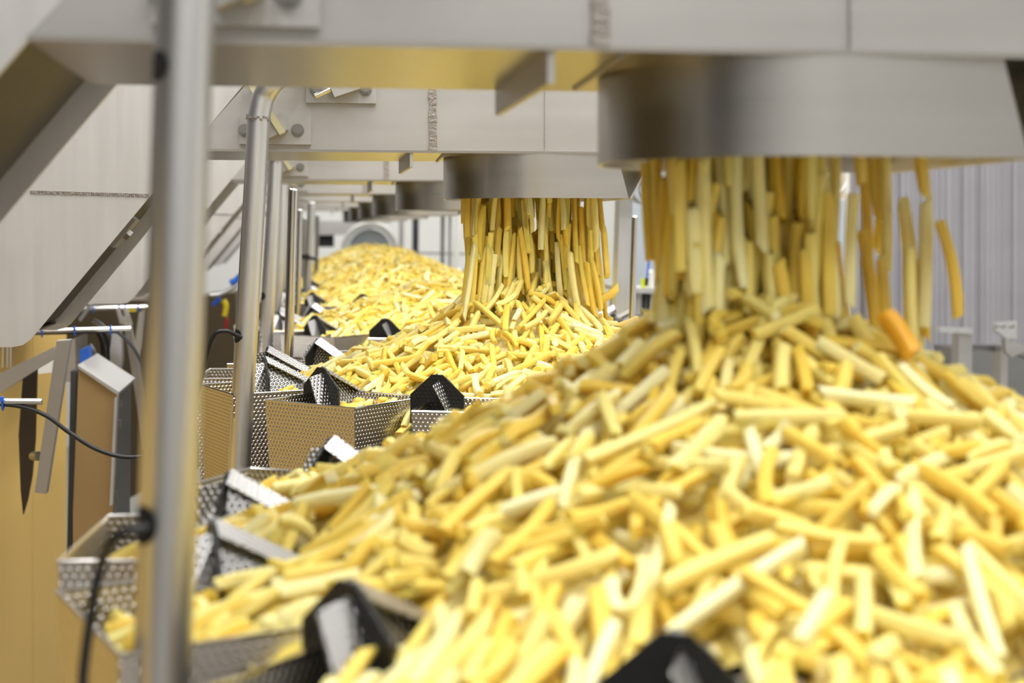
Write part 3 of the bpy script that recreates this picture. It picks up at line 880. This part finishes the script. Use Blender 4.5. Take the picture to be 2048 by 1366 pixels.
def cable_rod(x0, y0, x1, y1, Y, r, ties, label):
    b = P(x1, y1, Y); t = empty('cable_rod', b, label, 'rod', 'rods with blue cable ties')
    MB().tube([P(x0, y0, Y) - b, Vector((0, 0, 0))], r, 14).build('shaft', M_ROD, t, smooth=True)
    for tx in ties:
        c = P(tx, y0 + (y1 - y0) * (tx - x0) / (x1 - x0), Y) - b
        ring = [c + Vector((0, (r + 0.0015) * math.cos(a), -0.003 + (r + 0.0045) * math.sin(a))) for a in [2*math.pi*i/16 for i in range(17)]]
        MB().tube(ring, 0.0016, 6, cap=False).box(c + Vector((-0.003, -r - 0.006, r * 0.2)), c + Vector((0.003, -r - 0.001, r * 0.2 + 0.006))).build('cable_tie', M_BLUE, t, smooth=True)
cable_rod(-160, 802, 84, 803, yp, 0.0046, (6, -60), 'short steel rod with a blue cable tie before the golden panel')
cable_rod(20, 664, 262, 657, yp + D, 0.0058, (84, 150, 222), 'horizontal steel rod with blue ties under the pale chute corner')
cable_rod(120, 619, 300, 614, yp + 2*D, 0.0065, (187, 239, 251, 277), 'farther horizontal steel rod with blue ties under the third chute')
cable([P(60, 667, yp+D), P(140, 665, yp+D), P(222, 663, yp+D), P(242, 670, yp+D), P(262, 690, yp+D), P(280, 720, yp+D), P(292, 752, yp+D), P(320, 800, yp+D)], 0.0042,
      'black cable tied under the horizontal rod below the pale chute')
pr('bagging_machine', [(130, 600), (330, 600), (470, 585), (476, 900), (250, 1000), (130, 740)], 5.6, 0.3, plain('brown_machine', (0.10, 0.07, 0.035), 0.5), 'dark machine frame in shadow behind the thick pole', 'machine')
pr('curved_bracket', [(224, 668), (238, 660), (243, 690), (244, 720), (238, 762), (221, 752), (220, 700)], 3.6, 0.04, M_PIPE, 'bright curved steel bracket on the cabinet lid', 'bracket')
pr('flat_strut', [(248, 650), (260, 650), (290, 800), (300, 900), (286, 900), (272, 800)], 3.8, 0.04, M_STEEL, 'slanting flat strut running down behind the thick pole', 'strut', group='struts by the thick pole')
pr('flat_strut', [(278, 625), (291, 618), (284, 690), (272, 745), (264, 730)], 4.4, 0.03, M_PIPE, 'short bright strut leaning left behind the thick pole', 'strut', group='struts by the thick pole')
pr('flat_strut', [(232, 618), (238, 618), (243, 634), (250, 634), (246, 618), (254, 618), (264, 650), (240, 648)], 4.5, 0.02, M_PIPE, 'small forked bracket hung under the farther rod', 'bracket')
pr('gear_housing', [(120, 690), (150, 676), (152, 760), (118, 768)], 3.6, 0.2, M_STEEL, 'grey gear housing behind the slanting steel bar', 'housing')
pr('valve_block', [(160, 700), (176, 694), (178, 724), (160, 732)], 3.45, 0.06, M_BLUE, 'dark blue valve block above the cabinet lid', 'block')
for i, (x0, y0, x1, y1, m_, lab) in enumerate((
        (206, 660, 222, 752, M_BLACK, 'thick black hose standing behind the cabinet lid'),
        (196, 664, 208, 748, M_BLACK, 'black hose left of the thick black hose'),
        (186, 640, 214, 700, M_GREYPL, 'pale blue hose arching above the rod'),
        (178, 690, 190, 745, M_DARK, 'short grey tube behind the cabinet lid'))):
    mid = ((x0 + x1) / 2 + (8 if i == 2 else 3), (y0 * 0.7 + y1 * 0.3))
    cable([P(x0, y0, 3.75 + 0.05*i), P(*mid, 3.75 + 0.05*i), P(x1, y1, 3.75 + 0.05*i)], 0.007, lab, name='hose', mat=m_, cat='hose')
for (x0, x1, lab) in ((4, 8, 'thin glass-like upright tube at the left edge under the chute'), (13, 17, 'second upright tube beside the one at the left edge'), (19, 24, 'third upright tube under the pale chute corner')):
    cable([P((x0 + x1)/2, 690, 3.3), P((x0 + x1)/2, 712, 3.3), P((x0 + x1)/2, 735, 3.3)], 0.0022, lab, name='upright_tube', mat=M_PIPE, cat='tube')
rod(160, 640, 196, 588, 4.6, 0.006, 'slanting grey tube below the third chute', name='slanting_tube', mat=M_PIPE, cat='tube')
pr('white_sheet', [(72, 722), (105, 706), (104, 745), (74, 748)], 3.3, 0.02, M_WHITE, 'white plastic sheet behind the slanting steel bar', 'sheet')
cable([P(420, 590, 4.9), P(440, 588, 4.9), P(462, 578, 4.9), P(486, 560, 4.9)], 0.007, 'bright curved tube between the thick and bent poles', name='curved_tube', mat=M_PIPE, cat='tube')
cable([P(447, 600, 5.0), P(452, 612, 5.0), P(449, 632, 5.0)], 0.010, 'yellow plug hanging between the thick and bent poles', name='plug', mat=M_YELLOW, cat='plug')
cable([P(454, 636, 5.0), P(452, 650, 5.0), P(450, 662, 5.0)], 0.006, 'red lead hanging below the yellow plug', name='lead', mat=M_RED, cat='cable')
cable([P(460, 566, 4.9), P(472, 560, 4.9), P(482, 550, 4.9)], 0.010, 'blue connector above the bright curved tube', name='connector', mat=M_BLUE, cat='connector')
cable([P(425, 610, 5.1), P(432, 604, 5.1), P(440, 596, 5.1)], 0.008, 'small blue connector below the bright curved tube', name='connector', mat=M_BLUE, cat='connector')
pr('yellow_tag', [(254, 617), (272, 617), (272, 623), (254, 623)], 4.75, 0.01, M_YELLOW, 'yellow tag hanging on the farther rod', 'tag')

# ------------------------------------------------------------------ right side and far end
pr('leaning_post', [(1240, 392), (1266, 380), (1254, 760), (1228, 760)], 3.75, 0.06, M_PIPE, 'broad grey post between the two streams of falling fries', 'post')
rl = empty('cable_reel', P(1296, 378, 4.6), 'round grey blue cable reel hanging behind the nearest spout', 'reel')
c0 = Vector((0, 0, 0))
MB().tube([c0, c0 + Vector((0, 0.09, 0))], 0.049, 32).build('reel_case', M_GREYPL, rl, smooth=True)
MB().tube([c0 + Vector((0, -0.012, 0)), c0], [0.030, 0.033], 28).build('hub_ring', M_STEEL, rl, smooth=True)
MB().tube([c0 + Vector((0, -0.02, 0.006)), c0 + Vector((0, -0.01, 0.006))], 0.018, 24).build('hub', M_GREYPL, rl, smooth=True)
MB().box((-0.047, -0.015, 0.028), (0.043, 0.08, 0.047)).build('mounting_bracket', M_WHITE, rl)
MB().box((-0.004, 0.03, 0.04), (0.004, 0.04, CEIL - rl.location.z)).build('hanger_rod', M_PIPE, rl)
cable([P(1303, 412, 4.6), P(1302, 470, 4.6), P(1297, 530, 4.6), P(1294, 556, 4.6)], 0.0035, 'blue cable hanging from the grey blue reel', mat=M_BLUE)
cable([P(1294, 556, 4.6), P(1293, 566, 4.6), P(1293, 572, 4.6)], 0.006, 'black plug at the end of the blue cable', name='plug', cat='plug')
pr('bottle', [(1301, 546), (1305, 540), (1310, 540), (1314, 546), (1309, 580), (1303, 580)], 5.02, 0.05, M_WHITE, 'small white bottle upside down beside the blue cable', 'bottle')
pr('tag', [(1281, 558), (1294, 556), (1292, 579), (1284, 579)], 5.02, 0.008, plain('lime_plastic', (0.55, 0.62, 0.02), 0.4), 'lime green tag near the blue cable', 'tag')
pr('steel_counter', [(1245, 574), (1400, 582), (1480, 590), (1480, 598), (1400, 592), (1245, 584)], 5.0, 0.35, M_PIPE, 'steel counter edge left of the nearest heap', 'counter')
for i, (x0, x1, y1, m_) in enumerate(((1252, 1262, 650, M_DARK), (1272, 1284, 640, M_STEEL), (1289, 1298, 642, M_DKGREY), (1302, 1318, 652, M_STEEL), (1322, 1330, 632, M_DKGREY), (1336, 1350, 650, M_STEEL), (1354, 1366, 625, M_BROWN), (1370, 1384, 640, M_DARK))):
    pr('hanging_fitting', [(x0, 580), (x1, 580), (x1 - 2, y1), (x0 - 4, y1)], 5.05, 0.26, m_, ['leftmost', 'second from left', 'third from left', 'fourth from left', 'fifth from left', 'sixth from left', 'seventh from left', 'last'][i] + ' small fitting in the row hanging under the steel counter', 'fitting', group='fittings under the steel counter')
pr('base_cabinet', [(1235, 600), (1480, 600), (1480, 1300), (1235, 1300)], 5.3, 0.1, M_GREYW, 'grey base cabinet below the steel counter', 'cabinet')
wp = empty('cream_partition', P(1480, 700, 6.2), 'cream panelled partition behind the nearest falling fries', 'partition')
for x0, x1 in ((1322, 1394), (1396, 1470), (1472, 1550), (1552, 1630), (1632, 1700)):
    pr('panel', [(x0, 250), (x1, 250), (x1, 1300), (x0, 1300)], 6.2, 0.04, M_CREAM, parent=wp)
pr('rail', [(1318, 430), (1640, 416), (1640, 422), (1318, 437)], 6.12, 0.05, M_WHITE, parent=wp)
pr('rail', [(1380, 372), (1640, 362), (1640, 367), (1380, 377)], 6.12, 0.05, M_WHITE, parent=wp)
gw = pr('grey_cabinet', [(1262, 395), (1320, 395), (1318, 572), (1252, 572)], 6.0, 0.2, M_GREYPL, 'pale grey cabinet behind the blue cable', 'cabinet')
cable([P(1646, 330, 5.8) + Vector((0, 0, CEIL - P(1646, 330, 5.8).z)), P(1647, 300, 5.8), P(1650, 372, 5.8), P(1662, 385, 5.8), P(1676, 384, 5.8), P(1692, 366, 5.8), P(1695, 300, 5.8), P(1696, 330, 5.8) + Vector((0, 0, CEIL - P(1696, 330, 5.8).z))], 0.006, 'white conduit bent into a U behind the falling fries', name='conduit', mat=M_WHITE, cat='conduit')
rod(1684, 400, 1680, 700, 5.6, 0.018, 'clear upright tube behind the nearest falling fries', name='upright_tube', mat=M_GREYPL, cat='tube', down=0.5)
rod(1731, 330, 1724, 700, 5.7, 0.010, 'dark upright post behind the nearest falling fries', name='upright_post', mat=M_DARK, cat='post', down=0.5)
sc_ = empty('strip_curtain', P(1880, 700, 6.4), 'grey plastic strip curtain at the right edge behind the heap', 'curtain')
x = 1698
while x < 2110:
    w = 9 + 3 * rng.random()
    pr('strip', [(x, 200), (x + w, 200), (x + w - 6 * rng.random() * 0.3, 1300), (x - 1, 1300)], 6.35 + 0.03 * rng.random(), 0.012, M_STRIP, parent=sc_)
    x += w + 0.6
fr = empty('machine_stand', P(1935, 800, 5.2), 'grey steel frame with posts right of the nearest heap', 'frame')
pr('post', [(1918, 658), (1945, 658), (1942, 900), (1914, 900)], 5.2, 0.06, M_STEEL, parent=fr)
pr('post', [(2002, 690), (2016, 690), (2012, 1000), (1998, 1000)], 5.2, 0.06, M_STEEL, parent=fr)
pr('cross_bar', [(1880, 655), (1945, 657), (1945, 668), (1880, 664)], 5.18, 0.05, M_PIPE, parent=fr)
pr('rail', [(1944, 690), (2048, 694), (2060, 720), (2030, 706), (1944, 700)], 5.25, 0.05, M_DARK, parent=fr)
pr('bracket_plate', [(1990, 646), (2034, 642), (2034, 676), (2014, 678), (1990, 660)], 5.1, 0.02, M_PIPE, parent=fr)
for bx in (1993, 2008, 2026):
    MB().tube([P(bx, 653, 5.1) - Vector(fr.location), P(bx, 653, 5.085) - Vector(fr.location)], 0.006, 8).build('bolt', M_BOLT, fr)
pr('angle_brace', [(2010, 678), (2048, 690), (2060, 700), (2024, 714), (2012, 705)], 5.1, 0.03, M_STEEL, parent=fr)
pr('dark_machine', [(1930, 700), (2080, 700), (2080, 1200), (1930, 1200)], 5.6, 0.3, M_DARK, 'dark machine body right of the nearest heap', 'machine')
# far end
for i, (x0, x1, t_, m_, lab) in enumerate((
        (797, 806, 9.6, M_PIPE, 'thin grey post at the far end, leftmost right of the far heap'),
        (824, 836, 9.4, M_DKGREY, 'dark far post standing over the far heap slope'),
        (881, 888, 9.2, M_DARK, 'slim dark far post left of the white panel'),
        (897, 901, 9.0, M_DARK, 'very thin dark far post beside the slim one'),
        (938, 952, 7.6, M_PIPE, 'pale pipe post just left of the second stream of fries'))):
    pr('far_post', [(x0 + 2, 410), (x1 + 2, 410), (x1 - 2, 800), (x0 - 2, 800)], t_, 0.05, m_, lab, 'post')
pr('leaning_brace', [(915, 430), (925, 430), (870, 1050), (858, 1050)], 8.4, 0.04, M_WHITE, 'white leaning brace at the far end', 'brace')
pr('far_rail', [(800, 504), (950, 507), (950, 510), (800, 507)], 9.25, 0.20, M_DARK, 'thin horizontal rail across the far white wall', 'rail')
pr('far_beam', [(630, 442), (745, 442), (745, 470), (630, 470)], 10.5, 0.2, M_STEEL, 'grey beam at the far end under the last trough', 'beam')
pr('far_opening', [(632, 470), (668, 470), (668, 494), (632, 494)], 10.6, 0.1, M_BLACK, 'black slot opening at the far end left of the drum', 'opening')
dr = empty('far_drum', P(745, 500, 9.2), 'round grey drum with a white ring above the far heap', 'drum')
ctr = P(740, 500, 9.2) - Vector(dr.location)
MB().tube([ctr, ctr + Vector((0, 0.2, 0))], 0.135, 40).build('drum', M_GREYPL, dr, smooth=True)
ringp = [ctr + Vector((0.165 * math.cos(a), 0, 0.165 * math.sin(a))) for a in [2*math.pi*i/40 for i in range(41)]]
MB().tube(ringp, 0.022, 8, cap=False).build('ring', M_WHITE, dr, smooth=True)
MB().box((ctr.x - 0.05, 0.05, -dr.location.z), (ctr.x + 0.05, 0.15, ctr.z)).build('stand', M_STEEL, dr)
